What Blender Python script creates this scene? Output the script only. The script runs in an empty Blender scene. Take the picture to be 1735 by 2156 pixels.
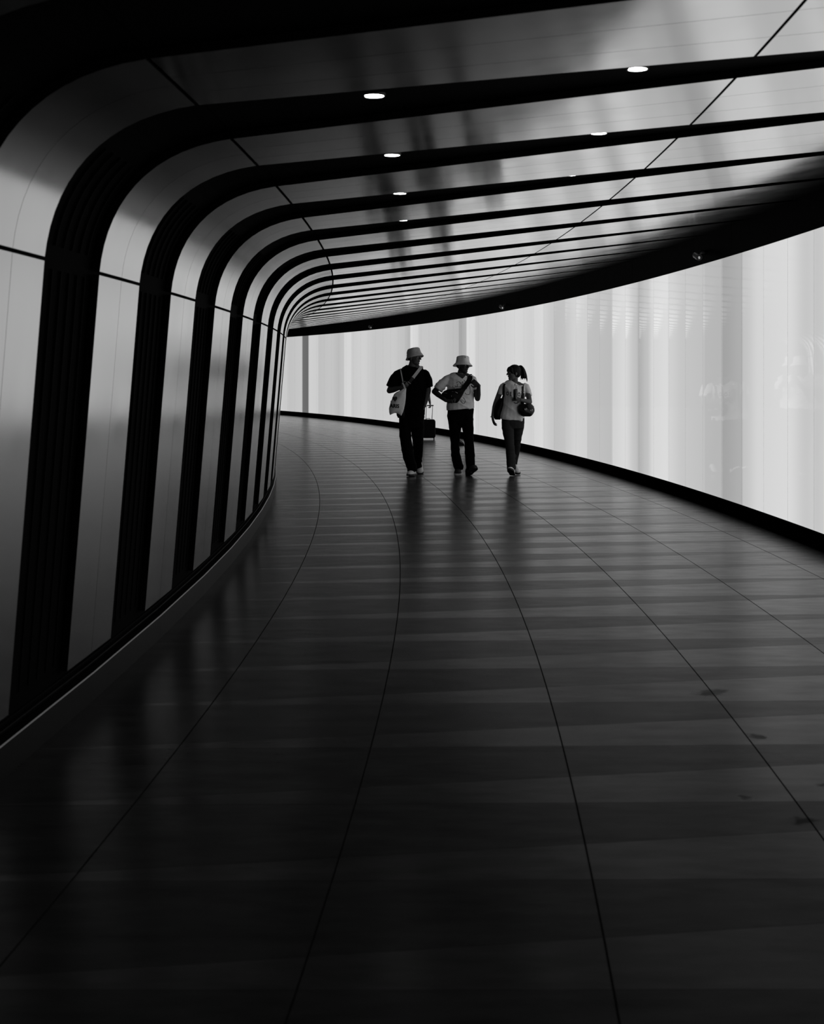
import bpy, bmesh, math, random
from mathutils import Vector, Matrix, noise
from mathutils.bvhtree import BVHTree
random.seed(7)
sc = bpy.context.scene
COL = sc.collection

# ------------------------------------------------------------------ camera, world, exposure
F, CX, HY, CH = 2994.4, 867.5, 783.613, 1.45          # focal length and horizon for a 1735 x 2156 frame
cd = bpy.data.cameras.new('camera'); cam = bpy.data.objects.new('camera', cd); COL.objects.link(cam)
cd.sensor_fit = 'VERTICAL'; cd.sensor_height = 36.0; cd.lens = 36.0 * F / 2156.0
cd.shift_y = -(1078.0 - HY) / 2156.0
cd.clip_start = .05; cd.clip_end = 300
cd.dof.use_dof = True; cd.dof.focus_distance = 20.0; cd.dof.aperture_fstop = 6.3
cam.location = (0, 0, CH); cam.rotation_euler = (math.pi / 2, 0, 0)
sc.camera = cam
wd = bpy.data.worlds.new('World'); sc.world = wd; wd.use_nodes = True
wd.node_tree.nodes['Background'].inputs[0].default_value = (.5, .5, .5, 1)
wd.node_tree.nodes['Background'].inputs[1].default_value = .002
vs = sc.view_settings
vs.view_transform = 'Standard'; vs.look = 'None'; vs.exposure = 0.0; vs.gamma = 1.0; vs.use_curve_mapping = False
GLOW = .9                                             # strength of the luminous wall

# ------------------------------------------------------------------ materials
def mat(name, col=.1, rough=.5, metal=0., spec=.5, **k):
    m = bpy.data.materials.new(name); m.use_nodes = True
    b = m.node_tree.nodes['Principled BSDF']
    b.inputs['Base Color'].default_value = (col, col, col, 1)
    b.inputs['Roughness'].default_value = rough
    b.inputs['Metallic'].default_value = metal
    b.inputs['Specular IOR Level'].default_value = spec
    for n, v in k.items(): b.inputs[n.replace('_', ' ')].default_value = v
    return m
def N(m, t, **k):
    n = m.node_tree.nodes.new(t)
    for a, v in k.items(): setattr(n, a, v)
    return n
def L(m, a, b): m.node_tree.links.new(a, b)
def noisy(m, scale, lo, hi, detail=4, stretch=(1, 1, 1), target='Base Color', bump=0., coord='Object'):
    """vary a value of the material with 3-D noise between lo and hi"""
    b = m.node_tree.nodes['Principled BSDF']
    tc = N(m, 'ShaderNodeTexCoord'); mp = N(m, 'ShaderNodeMapping'); mp.inputs['Scale'].default_value = stretch
    L(m, tc.outputs[coord], mp.inputs[0])
    nz = N(m, 'ShaderNodeTexNoise'); nz.inputs['Scale'].default_value = scale; nz.inputs['Detail'].default_value = detail
    L(m, mp.outputs[0], nz.inputs['Vector'])
    r = N(m, 'ShaderNodeMapRange'); r.inputs[1].default_value = .3; r.inputs[2].default_value = .7
    r.inputs[3].default_value = lo; r.inputs[4].default_value = hi
    L(m, nz.outputs[0], r.inputs[0]); L(m, r.outputs[0], b.inputs[target])
    if bump:
        bp = N(m, 'ShaderNodeBump'); bp.inputs['Strength'].default_value = bump; bp.inputs['Distance'].default_value = .002
        L(m, nz.outputs[0], bp.inputs['Height']); L(m, bp.outputs[0], b.inputs['Normal'])
    return m

M = {}
M['panel'] = noisy(mat('satin_metal', .6, .2, 1.), 3, .16, .21, stretch=(1, 1, .3), target='Roughness')
M['ceil'] = noisy(mat('satin_ceiling_metal', .67, .2, 1.), 3, .10, .14, target='Roughness')
M['black'] = mat('matt_black', .0015, .8, 0, .02)
M['slat'] = mat('black_slat', .002, .7, 0, .05)
M['fascia'] = noisy(mat('black_fascia', .003, .6, 0, .01), 8, .002, .004)
M['kick'] = mat('black_skirting', .0015, .7, 0, .0)
M['plinth'] = noisy(mat('dark_grey_plinth', .004, .4, 0, .12), 6, .003, .005)
M['edge'] = mat('painted_edge_highlight', .3, .35, .6)  # highlight of the luminous wall on the plinth's top edge, painted as a paler strip
M['grout'] = mat('dark_grout', .006, .8, 0, .2)

def tile_mat(name, lo, hi, rough, gloss, ior):
    m = mat(name, lo, rough, 0, .16)
    b = m.node_tree.nodes['Principled BSDF']
    g = N(m, 'ShaderNodeNewGeometry')
    mp = N(m, 'ShaderNodeMapping'); mp.inputs['Scale'].default_value = (1, 3, 1); L(m, g.outputs['Position'], mp.inputs[0])
    nz = N(m, 'ShaderNodeTexNoise'); nz.inputs['Scale'].default_value = 3.5; nz.inputs['Detail'].default_value = 8
    nz.inputs['Roughness'].default_value = .62
    L(m, mp.outputs[0], nz.inputs['Vector'])
    r = N(m, 'ShaderNodeMapRange'); r.inputs[1].default_value = .3; r.inputs[2].default_value = .72
    r.inputs[3].default_value = lo; r.inputs[4].default_value = hi; L(m, nz.outputs[0], r.inputs[0])
    # a few dark stains with their own ragged outline
    acc = None
    n2 = N(m, 'ShaderNodeTexNoise'); n2.inputs['Scale'].default_value = 22; L(m, g.outputs['Position'], n2.inputs['Vector'])
    sub = N(m, 'ShaderNodeVectorMath', operation='SUBTRACT'); L(m, n2.outputs['Color'], sub.inputs[0]); sub.inputs[1].default_value = (.5, .5, .5)
    sc2 = N(m, 'ShaderNodeVectorMath', operation='SCALE'); L(m, sub.outputs[0], sc2.inputs[0]); sc2.inputs['Scale'].default_value = .13
    wob = N(m, 'ShaderNodeVectorMath', operation='ADD'); L(m, g.outputs['Position'], wob.inputs[0]); L(m, sc2.outputs[0], wob.inputs[1])
    for (x, y, rad) in ((1.33, 6.42, .05), (1.40, 6.47, .045), (1.37, 5.66, .035), (1.13, 4.85, .03), (1.27, 4.6, .035), (1.45, 5.0, .025), (.97, 5.02, .0)):
        if rad == 0: continue
        d = N(m, 'ShaderNodeVectorMath', operation='DISTANCE'); L(m, wob.outputs[0], d.inputs[0]); d.inputs[1].default_value = (x, y, 0)
        s = N(m, 'ShaderNodeMapRange'); s.inputs[1].default_value = rad * .5; s.inputs[2].default_value = rad * 1.5
        s.inputs[3].default_value = .3; s.inputs[4].default_value = 1; L(m, d.outputs['Value'], s.inputs[0])
        if acc is None: acc = s.outputs[0]
        else:
            mm = N(m, 'ShaderNodeMath', operation='MULTIPLY'); L(m, acc, mm.inputs[0]); L(m, s.outputs[0], mm.inputs[1]); acc = mm.outputs[0]
    mm = N(m, 'ShaderNodeMath', operation='MULTIPLY'); L(m, r.outputs[0], mm.inputs[0]); L(m, acc, mm.inputs[1])
    rr = N(m, 'ShaderNodeMapRange'); rr.inputs[3].default_value = rough * .9; rr.inputs[4].default_value = rough * 1.15
    L(m, nz.outputs[0], rr.inputs[0])
    dv = N(m, 'ShaderNodeMath', operation='DIVIDE'); L(m, rr.outputs[0], dv.inputs[0]); L(m, acc, dv.inputs[1])
    cl = N(m, 'ShaderNodeMath', operation='MINIMUM'); L(m, dv.outputs[0], cl.inputs[0]); cl.inputs[1].default_value = .7
    # matt stone with a weak polish that only shows at a grazing view
    df = N(m, 'ShaderNodeBsdfDiffuse'); L(m, mm.outputs[0], df.inputs['Color'])
    oi = N(m, 'ShaderNodeObjectInfo'); pv = N(m, 'ShaderNodeMapRange'); pv.inputs[3].default_value = gloss * .88; pv.inputs[4].default_value = gloss * 1.0
    L(m, oi.outputs['Random'], pv.inputs[0])                # each tile polished a little differently
    wv = N(m, 'ShaderNodeMapRange'); wv.inputs[1].default_value = .3; wv.inputs[2].default_value = .7; wv.inputs[3].default_value = .76; wv.inputs[4].default_value = 1.06
    L(m, nz.outputs[0], wv.inputs[0])
    gv = N(m, 'ShaderNodeMath', operation='MULTIPLY'); L(m, pv.outputs[0], gv.inputs[0]); L(m, wv.outputs[0], gv.inputs[1])
    gs = N(m, 'ShaderNodeBsdfGlossy'); L(m, gv.outputs[0], gs.inputs['Color']); L(m, cl.outputs[0], gs.inputs['Roughness'])
    fz = N(m, 'ShaderNodeFresnel'); fz.inputs['IOR'].default_value = ior
    mx = N(m, 'ShaderNodeMixShader'); L(m, fz.outputs[0], mx.inputs[0]); L(m, df.outputs[0], mx.inputs[1]); L(m, gs.outputs[0], mx.inputs[2])
    L(m, mx.outputs[0], m.node_tree.nodes['Material Output'].inputs['Surface'])
    return m
M['tile_dark'] = tile_mat('dark_floor_tile', .017, .03, .25, .82, 1.095)
M['tile_light'] = tile_mat('pale_floor_tile', .025, .04, .21, 1.0, 1.105)

# luminous wall panel: strength of every column is stored in the mesh attribute "glow"
m = mat('luminous_panel', .2, .015, 0, .9); M['glow'] = m
b = m.node_tree.nodes['Principled BSDF']
at = N(m, 'ShaderNodeAttribute', attribute_name='glow')
mu = N(m, 'ShaderNodeMath', operation='MULTIPLY'); mu.inputs[1].default_value = GLOW
L(m, at.outputs['Fac'], mu.inputs[0]); L(m, mu.outputs[0], b.inputs['Emission Strength'])
b.inputs['Emission Color'].default_value = (1, 1, 1, 1)
tc = N(m, 'ShaderNodeNewGeometry'); mp = N(m, 'ShaderNodeMapping'); mp.inputs['Scale'].default_value = (2.2, 2.2, .5); L(m, tc.outputs['Position'], mp.inputs[0])
nz = N(m, 'ShaderNodeTexNoise'); nz.inputs['Scale'].default_value = 1.0; L(m, mp.outputs[0], nz.inputs['Vector'])
bp = N(m, 'ShaderNodeBump'); bp.inputs['Strength'].default_value = .02; bp.inputs['Distance'].default_value = .02
L(m, nz.outputs[0], bp.inputs['Height']); L(m, bp.outputs[0], b.inputs['Normal'])

M['lamp'] = mat('lamp_lens', .8, .4, Emission_Strength=20.0, Emission_Color=(1, 1, 1, 1))
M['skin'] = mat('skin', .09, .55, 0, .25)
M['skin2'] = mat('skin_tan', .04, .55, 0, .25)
M['hair'] = mat('dark_hair', .004, .5, 0, .12)
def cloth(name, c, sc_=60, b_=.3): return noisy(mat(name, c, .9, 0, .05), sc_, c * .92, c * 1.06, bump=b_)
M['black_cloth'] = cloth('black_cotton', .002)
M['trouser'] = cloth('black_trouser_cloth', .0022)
M['jeans'] = cloth('grey_denim', .035)
M['white_tee'] = cloth('off_white_cotton', .92)
M['grey_tee'] = cloth('pale_grey_cotton', .82)
M['hat_grey'] = cloth('grey_felted_cotton', .55)
M['hat_pale'] = cloth('pale_canvas', .92)
M['canvas'] = cloth('natural_canvas', .85)
M['strap'] = cloth('pale_webbing', .7)
M['strap_dark'] = cloth('charcoal_webbing', .05)
M['print'] = mat('dark_print', .01, .8)
M['heart'] = mat('heart_print', .05, .8)
M['leather'] = mat('black_leather', .004, .35, 0, .3)
M['nylon'] = mat('black_nylon', .002, .5, 0, .12)
M['metal'] = mat('bright_metal', .7, .2, 1.)
M['white'] = mat('white_rubber', .8, .5)
M['sole'] = mat('dark_rubber', .01, .7)
M['canvas_shoe'] = mat('dark_canvas_shoe', .02, .8)
M['plastic'] = mat('black_plastic', .006, .4)
M['clear'] = mat('clear_plastic', .95, .06, 0, .5, Transmission_Weight=1.0, IOR=1.3)
M['drink'] = mat('dark_drink', .01, .2)
M['eye'] = mat('eye_white', .3, .2)

# ------------------------------------------------------------------ object helpers
def ob(name, me, parent=None, mats=()):
    o = bpy.data.objects.new(name, me); COL.objects.link(o)
    for m in mats: me.materials.append(m)
    if parent is not None: o.parent = parent
    return o
def mesh(name, vs_, fs, mats=(), parent=None, smooth=False, mi=None):
    me = bpy.data.meshes.new(name); me.from_pydata([tuple(v) for v in vs_], [], fs); me.update()
    if smooth: me.polygons.foreach_set('use_smooth', [True] * len(fs))
    if mi: me.polygons.foreach_set('material_index', mi)
    return ob(name, me, parent, mats)
def tag(o, label=None, cat=None, group=None, kind=None):
    if label: o['label'] = label
    if cat: o['category'] = cat
    if group: o['group'] = group
    if kind: o['kind'] = kind
    return o
def empty(name, loc, label, cat, group=None):
    o = bpy.data.objects.new(name, None); COL.objects.link(o); o.location = loc; o.empty_display_size = .1
    bpy.context.view_layer.update()
    return tag(o, label, cat, group)
def keep(o, parent):
    """make o a part of parent without moving it"""
    o.parent = parent; o.matrix_parent_inverse = Matrix.Translation(parent.location).inverted()
    return o

# ------------------------------------------------------------------ the tunnel's plan: heading, arc length s, offset u
K0, K1, K2, H0 = .01116993, -.000176201, .00000513075, -.09911344
def th(s): return H0 + K0 * s + K1 * s * s / 2 + K2 * s ** 3 / 3
DS, S0, NN = .02, -20., 4600
_x = [0.]; _y = [0.]
for i in range(NN):
    t = th(S0 + (i + .5) * DS); _x.append(_x[-1] - math.sin(t) * DS); _y.append(_y[-1] + math.cos(t) * DS)
_i0 = int(-S0 / DS); _ox, _oy = _x[_i0], _y[_i0]
def T(s, u, z=0.):
    f = (s - S0) / DS; i = min(max(int(f), 0), NN - 1); f -= i; t = th(s)
    return Vector((_x[i] + (_x[i + 1] - _x[i]) * f - _ox + u * math.cos(t), _y[i] + (_y[i + 1] - _y[i]) * f - _oy + u * math.sin(t), z))

# ------------------------------------------------------------------ cross-section of the ribbed shell
PB, LOW, UP, C2 = (-1.82357, .210579), (-1.684215, 1.858282), (-1.138562, 2.412377), (.957275, 2.683626)
SL = (C2[1] - UP[1]) / (C2[0] - UP[0])
UR = 2.879                                             # face of the luminous wall
ZK, ZF = .145, 2.624                                  # top of the skirting, bottom of the fascia
def zc(u): return UP[1] + (u - UP[0]) * SL
def bez(a, b, c, d, t):
    k = 1 - t; return tuple(k ** 3 * a[i] + 3 * k * k * t * b[i] + 3 * k * t * t * c[i] + t ** 3 * d[i] for i in (0, 1))
wl = math.hypot(LOW[0] - PB[0], LOW[1] - PB[1]); wd_ = ((LOW[0] - PB[0]) / wl, (LOW[1] - PB[1]) / wl)
cl = math.hypot(1, SL); cdir = (1 / cl, SL / cl)
HB, HC = .28, .36
CURVE = [bez(LOW, (LOW[0] + wd_[0] * HB, LOW[1] + wd_[1] * HB), (UP[0] - cdir[0] * HC, UP[1] - cdir[1] * HC), UP, k / 14) for k in range(15)]
A0, Q, W = 4.32442, 1.518613, .748909
# rib edges: offset in s of the near and far edge of a panel along the section
def near_off(u, part):
    if part == 'ceil': return -.0026 + (u - UP[0]) * .083666
    return -.0176 if part == 'low' else None
def edges(i, part, t=0., u=0.):
    """s of the near and far edge of rib i; part low / curve (t 0..1) / ceil (u)"""
    b = A0 + i * Q
    if part == 'base': return b, b + W
    n0, f0 = -.017605, -.017605 + W - .003676
    n1, f1 = -.002583, -.002583 + W + .018196
    if part == 'low': return b + n0 * t, b + W + (f0 - W) * t
    if part == 'curve': return b + n0 + (n1 - n0) * t, b + f0 + (f1 - f0) * t
    k = (u - UP[0]) / (C2[0] - UP[0])
    n2, f2 = .172762, .172762 + W + .359297
    return b + n1 + (n2 - n1) * k, b + f1 + (f2 - f1) * k

def normals2(pts):
    """inward normals of a section polyline (towards the corridor)"""
    out = []
    for i in range(len(pts)):
        a = pts[max(i - 1, 0)]; c = pts[min(i + 1, len(pts) - 1)]
        dx, dz = c[0] - a[0], c[1] - a[1]; l = math.hypot(dx, dz); out.append((dz / l, -dx / l))
    return out
def strip(name, sec, sn, sf, e0, e1, mats, parent):
    """plate between section points; sn / sf give s of its two edges at each point; e0 face, e1 back"""
    nn = normals2(sec); vs_ = []; n = len(sec)
    for e in (e0, e0, e1):                             # the face keeps its own vertices so that it shades cleanly
        for (p, q, a, b_) in zip(sec, nn, sn, sf):
            u, z = p[0] - q[0] * e, p[1] - q[1] * e
            vs_ += [T(a, u, z), T(b_, u, z)]
    fs = []; mi = []
    for k in range(n - 1):
        a = 2 * k; fs.append((a, a + 2, a + 3, a + 1)); mi.append(0)
        a += 2 * n; c = a + 2 * n; fs.append((c, c + 1, c + 3, c + 2)); mi.append(1)
        fs.append((a, c, c + 2, a + 2)); mi.append(1)
        fs.append((a + 1, a + 3, c + 3, c + 1)); mi.append(1)
    a = 2 * n; fs.append((a, a + 1, a + 1 + 2 * n, a + 2 * n)); mi.append(1)
    a = 4 * n - 2; fs.append((a, a + 2 * n, a + 1 + 2 * n, a + 1)); mi.append(1)
    me = bpy.data.meshes.new(name); me.from_pydata([tuple(v) for v in vs_], [], fs)
    me.polygons.foreach_set('material_index', mi)
    me.polygons.foreach_set('use_smooth', [j == 0 and n > 5 for j in mi]); me.update()
    return ob(name, me, parent, mats)

def liner(name, sec, e, s0, s1, ds, matl, back=.05):
    nn = normals2(sec); vs_ = []; fs = []; n = len(sec); ns = int((s1 - s0) / ds) + 1
    for ee in (e, e + back):
        for j in range(ns):
            for p, q in zip(sec, nn): vs_.append(T(s0 + j * ds, p[0] - q[0] * ee, p[1] - q[1] * ee))
    o = n * ns
    for j in range(ns - 1):
        for k in range(n - 1):
            a = j * n + k; fs.append((a, a + n, a + n + 1, a + 1)); fs.append((o + a, o + a + 1, o + a + n + 1, o + a + n))
    for j in range(ns - 1):
        a = j * n; fs.append((a, o + a, o + a + n, a + n)); a += n - 1; fs.append((a, a + n, o + a + n, o + a))
    for k in range(n - 1):
        fs.append((k, k + 1, o + k + 1, o + k)); a = (ns - 1) * n + k; fs.append((a, o + a, o + a + 1, a + 1))
    return tag(mesh(name, vs_, fs, (matl,)), kind='structure')

SN, SF = -9.0, 60.0
wall_l = liner('wall_left', [(PB[0] - .012, .0), LOW] + CURVE[1:] + [(UP[0] + .05, zc(UP[0] + .05))], .04, SN, SF, .5, M['black'])
CEIL_SEC = [UP, (-.1, zc(-.1)), C2, (2., zc(2.)), (UR + .1, zc(UR + .1))]
ceil = liner('ceiling', CEIL_SEC, .036, SN, SF, .5, M['black'])

def lerp(a, b, t): return a + (b - a) * t
JG = .0075                                             # half of the joint between plates
for i in range(-7, 36):
    fine = -2 <= i <= 15
    cuts = [0, .52, 1] if fine else [0, 1]
    for a, b_ in zip(cuts[:-1], cuts[1:]):
        ga = .0015 if a > 0 else 0; gb = .0015 if b_ < 1 else 0
        def pair(part, t=0., u=0.):
            n_, f_ = edges(i, part, t, u); return lerp(n_, f_, a) + ga, lerp(n_, f_, b_) - gb
        ks = [0, .5, 1 - JG / wl]
        sec = [(lerp(PB[0], LOW[0], k), lerp(PB[1], LOW[1], k)) for k in ks]
        pr = [pair('low', k) for k in ks]
        strip('panel', sec, [p[0] for p in pr], [p[1] for p in pr], 0, .03, (M['panel'], M['black']), wall_l)
        n = len(CURVE); sec = list(CURVE)
        sec[0] = (CURVE[0][0] + wd_[0] * JG, CURVE[0][1] + wd_[1] * JG); sec[-1] = (UP[0] - cdir[0] * JG, UP[1] - cdir[1] * JG)
        pr = [pair('curve', k / (n - 1)) for k in range(n)]
        strip('curved_panel', sec, [p[0] for p in pr], [p[1] for p in pr], 0, .03, (M['panel'], M['black']), wall_l)
    cuts = [0, .37, .71, 1] if fine else [0, 1]
    for a, b_ in zip(cuts[:-1], cuts[1:]):
        ga = .0015 if a > 0 else 0; gb = .0015 if b_ < 1 else 0
        for (u0, u1) in ((UP[0] + JG, C2[0] - JG), (C2[0] + JG, UR + .02)):
            us = [lerp(u0, u1, k / 3) for k in range(4)]
            sec = [(u, zc(u)) for u in us]; pr = []
            for u in us:
                n_, f_ = edges(i, 'ceil', 0, u); pr.append((lerp(n_, f_, a) + ga, lerp(n_, f_, b_) - gb))
            o = strip('panel', sec, [p[0] for p in pr], [p[1] for p in pr], 0, .03, (M['ceil'], M['black']), ceil)
# fine black slats standing in the dark slots between the ribs
for i in range(-2, 6):
    for k in range(6):
        f = .13 + .148 * k
        def sl(part, t=0.):
            _, a = edges(i, part, t); b_, _ = edges(i + 1, part, t); return lerp(a, b_, f)
        ks = [.02, .5, .985]
        sec = [(lerp(PB[0], LOW[0], t), lerp(PB[1], LOW[1], t)) for t in ks]
        strip('slat', sec, [sl('low', t) - .002 for t in ks], [sl('low', t) + .002 for t in ks], .030, .041, (M['slat'], M['slat']), wall_l)
        ts = [j / 14 for j in range(1, 9)]
        sec = [CURVE[min(14, round(t * 14))] for t in ts]
        strip('slat', sec, [sl('curve', t) - .002 for t in ts], [sl('curve', t) + .002 for t in ts], .030, .041, (M['slat'], M['slat']), wall_l)

# ------------------------------------------------------------------ skirtings
def extrude_s(name, prof, ss, mats, parent=None, kind='structure', mi=None):
    """closed profile (u,z) carried along s stations"""
    n = len(prof); vs_ = [T(s, u, z) for s in ss for (u, z) in prof]; fs = []; mm = []
    for j in range(len(ss) - 1):
        for k in range(n):
            a = j * n + k; b_ = j * n + (k + 1) % n; fs.append((a, b_, b_ + n, a + n)); mm.append(mi[k] if mi else 0)
    fs.append(tuple(range(n))[::-1]); fs.append(tuple((len(ss) - 1) * n + k for k in range(n))); mm += [0, 0]
    o = mesh(name, vs_, fs, mats, parent, mi=mm)
    if kind: tag(o, kind=kind)
    return o
rib_s = [A0 + i * Q + .4 for i in range(-9, 37)]
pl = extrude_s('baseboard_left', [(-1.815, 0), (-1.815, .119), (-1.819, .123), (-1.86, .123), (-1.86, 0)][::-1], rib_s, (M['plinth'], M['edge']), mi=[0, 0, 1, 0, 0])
for (z0, z1, u0, m_) in ((.150, .154, -1.842, 'plinth'), (.176, .179, -1.846, 'slat')):
    extrude_s('rail', [(u0, z0), (u0, z1), (u0 - .02, z1), (u0 - .02, z0)][::-1], rib_s, (M[m_],), parent=pl, kind=None)

# ------------------------------------------------------------------ right: luminous wall, skirting, fascia
PW, PS = 0.7302, 11.671
k0 = int((SN - PS) / PW); seams = [PS + PW * k for k in range(k0, int((SF - PS) / PW) + 1)]
back_prof = [(UR + .03, 0), (UR + .03, 2.99), (UR + .13, 2.99), (UR + .13, 0)]
wall_r = extrude_s('wall_right', back_prof, seams, (M['black'],))
extrude_s('baseboard_right', [(UR - .008, 0), (UR - .008, ZK - .006), (UR - .004, ZK), (UR + .029, ZK), (UR + .029, 0)], seams, (M['kick'],))
PAT = [(11.41,205),(11.66,202),(11.68,208),(11.85,205),(12.38,224),(13.25,220),(13.81,200),(13.84,180),(14.54,168),(14.58,188),(15.24,190),(15.28,199),(16.00,202),(16.12,204),(16.74,215),(16.87,227),(17.55,222),(17.85,198),(18.24,182),(18.39,200),(19.02,224),(19.68,215),(19.74,194),(20.46,196),(21.15,198),(21.21,215),(21.94,218),(22.62,205),(22.69,200),(23.37,196),(23.40,205),(24.07,215),(24.17,225),(24.69,222),(24.97,215),(26.05,222),(26.79,218),(27.93,212),(29.40,210),(29.53,225),(30.18,228),(30.26,182),(30.85,170),(30.91,195),(31.69,198),(32.47,205),(34.49,205),(34.63,220),(35.30,228),(35.37,185),(36.03,200),(36.95,208),(38.81,205),(39.85,215),(41.03,210),(41.13,222),(41.75,220),(41.84,200),(42.37,195),(43.08,203),(44.33,198),(44.42,212),(45.33,215),(45.38,108),(45.93,112),(46.00,205),(47.30,200),(47.49,208),(48.34,212)]
_r = random.Random(3); _s = 11.21; pre = []
while _s > SN - 1:
    pre.insert(0, (_s, _r.choice((196, 204, 208, 214, 220)))); _s -= _r.choice((.1, .35, .7))
_s = 48.74; post = []
while _s < SF + 1:
    post.append((_s, _r.choice((196, 204, 208, 214, 220)))); _s += _r.choice((.1, .35, .7))
PAT = pre + PAT + post
def glow(s):
    for (a, va), (b_, vb) in zip(PAT[:-1], PAT[1:]):
        if a <= s <= b_:
            t = (s - a) / (b_ - a); t = t * t * (3 - 2 * t); return ((va + (vb - va) * t) / 255) ** 2.2
    return .6
for a, b_ in zip(seams[:-1], seams[1:]):
    pa, pb_ = T(a, UR), T(b_, UR); d = (pb_ - pa).normalized(); nrm = Vector((-d.y, d.x, 0))   # towards the corridor
    pa += d * .0012; pb_ -= d * .0012; n = 14; vs_ = []; gl = []
    for dep in (0, .02):
        for z in (ZK + .001, ZF + .05):
            for k in range(n + 1):
                p = pa.lerp(pb_, k / n) - nrm * dep; vs_.append((p.x, p.y, z)); gl.append(glow(lerp(a, b_, k / n)) if dep == 0 else 0.)
    fs = []; mm = []; r = n + 1
    for k in range(n):
        fs.append((k, k + r, k + r + 1, k + 1)); mm.append(0)
        fs.append((k + 2 * r, k + 2 * r + 1, k + 3 * r + 1, k + 3 * r)); mm.append(1)
        fs.append((k, k + 1, k + 2 * r + 1, k + 2 * r)); mm.append(1); fs.append((k + r, k + 3 * r, k + 3 * r + 1, k + r + 1)); mm.append(1)
    fs += [(0, 2 * r, 3 * r, r), (n, n + r, n + 3 * r, n + 2 * r)]; mm += [1, 1]
    o = mesh('light_panel', vs_, fs, (M['glow'], M['black']), wall_r, mi=mm)
    at_ = o.data.attributes.new('glow', 'FLOAT', 'POINT'); at_.data.foreach_set('value', gl)
FS = 12.74; FW = 2 * PW
for k in range(int((SN - FS) / FW) + 1, int((SF - FS) / FW)):
    a, b_ = FS + k * FW + .0025, FS + (k + 1) * FW - .0025
    ss = [lerp(a, b_, j / 2) for j in range(3)]; zt = zc(UR) + .02
    extrude_s('fascia_panel', [(UR - .012, ZF), (UR - .012, ZF + .014), (UR - .004, ZF + .016), (UR - .004, zt), (UR + .029, zt), (UR + .029, ZF)], ss, (M['fascia'],), parent=wall_r, kind=None)

# ------------------------------------------------------------------ floor: zig-zag wedge tiles in seven lanes
fl = mesh('floor', [T(s, u, z) for z in (-.006, -.12) for s in [SN + j for j in range(int(SF - SN) + 1)] for u in (-1.9, UR + .1)], [], ())
def slab(o):
    n = int(SF - SN) + 1; fs = []; t = 2 * n
    for j in range(n - 1):
        a = 2 * j; fs += [(a, a + 1, a + 3, a + 2), (t + a, t + a + 2, t + a + 3, t + a + 1), (a, a + 2, t + a + 2, t + a), (a + 1, t + a + 1, t + a + 3, a + 3)]
    fs += [(0, t, t + 1, 1), (t - 2, t - 1, 2 * t - 1, 2 * t - 2)]
    vs_ = [v.co.copy() for v in o.data.vertices]; me = bpy.data.meshes.new('floor'); me.from_pydata([tuple(v) for v in vs_], [], fs); me.update()
    me.materials.append(M['grout']); o.data = me
slab(fl); tag(fl, kind='structure')
LANES = [-1.86, -1.2820, -.5400, .2026, .9446, 1.6866, 2.4286, UR + .005]
TP, TS, TG = .7245, 4.80, .064
def fr(u): return min(1, max(0, (u + 1.75) / 4.6))
def row_edge(k, u): return TS + TP * k + TG * u
def tile_geo(k, j, light):
    g = .003; u0, u1 = LANES[j] + g, LANES[j + 1] - g; h = .001
    q = []
    for u in (u0, u1):
        e = row_edge(k, u); m_ = e + fr(u) * TP
        q.append((e + h, m_ - h) if light else (m_ + h, e + TP - h))
    if max(q[0][1] - q[0][0], q[1][1] - q[1][0]) < .02: return None
    pts = [(u0, q[0][0]), (u1, q[1][0]), (u1, max(q[1][1], q[1][0] + .001)), (u0, max(q[0][1], q[0][0] + .001))]
    v = [T(s, u, 0) for (u, s) in pts] + [T(s, u, -.02) for (u, s) in pts]
    return v, [(0, 1, 2, 3), (4, 7, 6, 5), (0, 4, 5, 1), (1, 5, 6, 2), (2, 6, 7, 3), (3, 7, 4, 0)]
rest = {True: ([], []), False: ([], [])}
for k in range(int((SN - TS) / TP) + 1, int((SF - TS) / TP)):
    for j in range(7):
        for light in (True, False):
            g = tile_geo(k, j, light)
            if g is None: continue
            if -3 <= k <= 17: mesh('tile', g[0], g[1], (M['tile_light' if light else 'tile_dark'],), fl)
            else:
                o = len(rest[light][0]); rest[light][0].extend(g[0]); rest[light][1].extend(tuple(i + o for i in f) for f in g[1])
for light in (True, False):
    tag(mesh('tiles', rest[light][0], rest[light][1], (M['tile_light' if light else 'tile_dark'],), fl), kind='stuff')

# ------------------------------------------------------------------ recessed ceiling lights
def lathe(prof, seg=24, c=Vector((0, 0, 0)), ax=Vector((0, 0, 1)), sx=1., sy=1., fwd=None):
    """revolve (r, h) profile around ax; returns verts, faces"""
    ax = ax.normalized(); x = fwd if fwd is not None else (Vector((1, 0, 0)) if abs(ax.x) < .9 else Vector((0, 1, 0)))
    x = (x - ax * x.dot(ax)).normalized(); y = ax.cross(x); v = []; f = []
    for (r, h) in prof:
        for k in range(seg):
            a = 2 * math.pi * k / seg; v.append(c + ax * h + x * (math.cos(a) * r * sx) + y * (math.sin(a) * r * sy))
    for j in range(len(prof) - 1):
        for k in range(seg):
            a = j * seg + k; b_ = j * seg + (k + 1) % seg; f.append((a, b_, b_ + seg, a + seg))
    f.append(tuple(range(seg))[::-1]); f.append(tuple((len(prof) - 1) * seg + k for k in range(seg)))
    return v, f
ords = ['nearest', 'second nearest', 'third nearest', 'fourth nearest']
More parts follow.
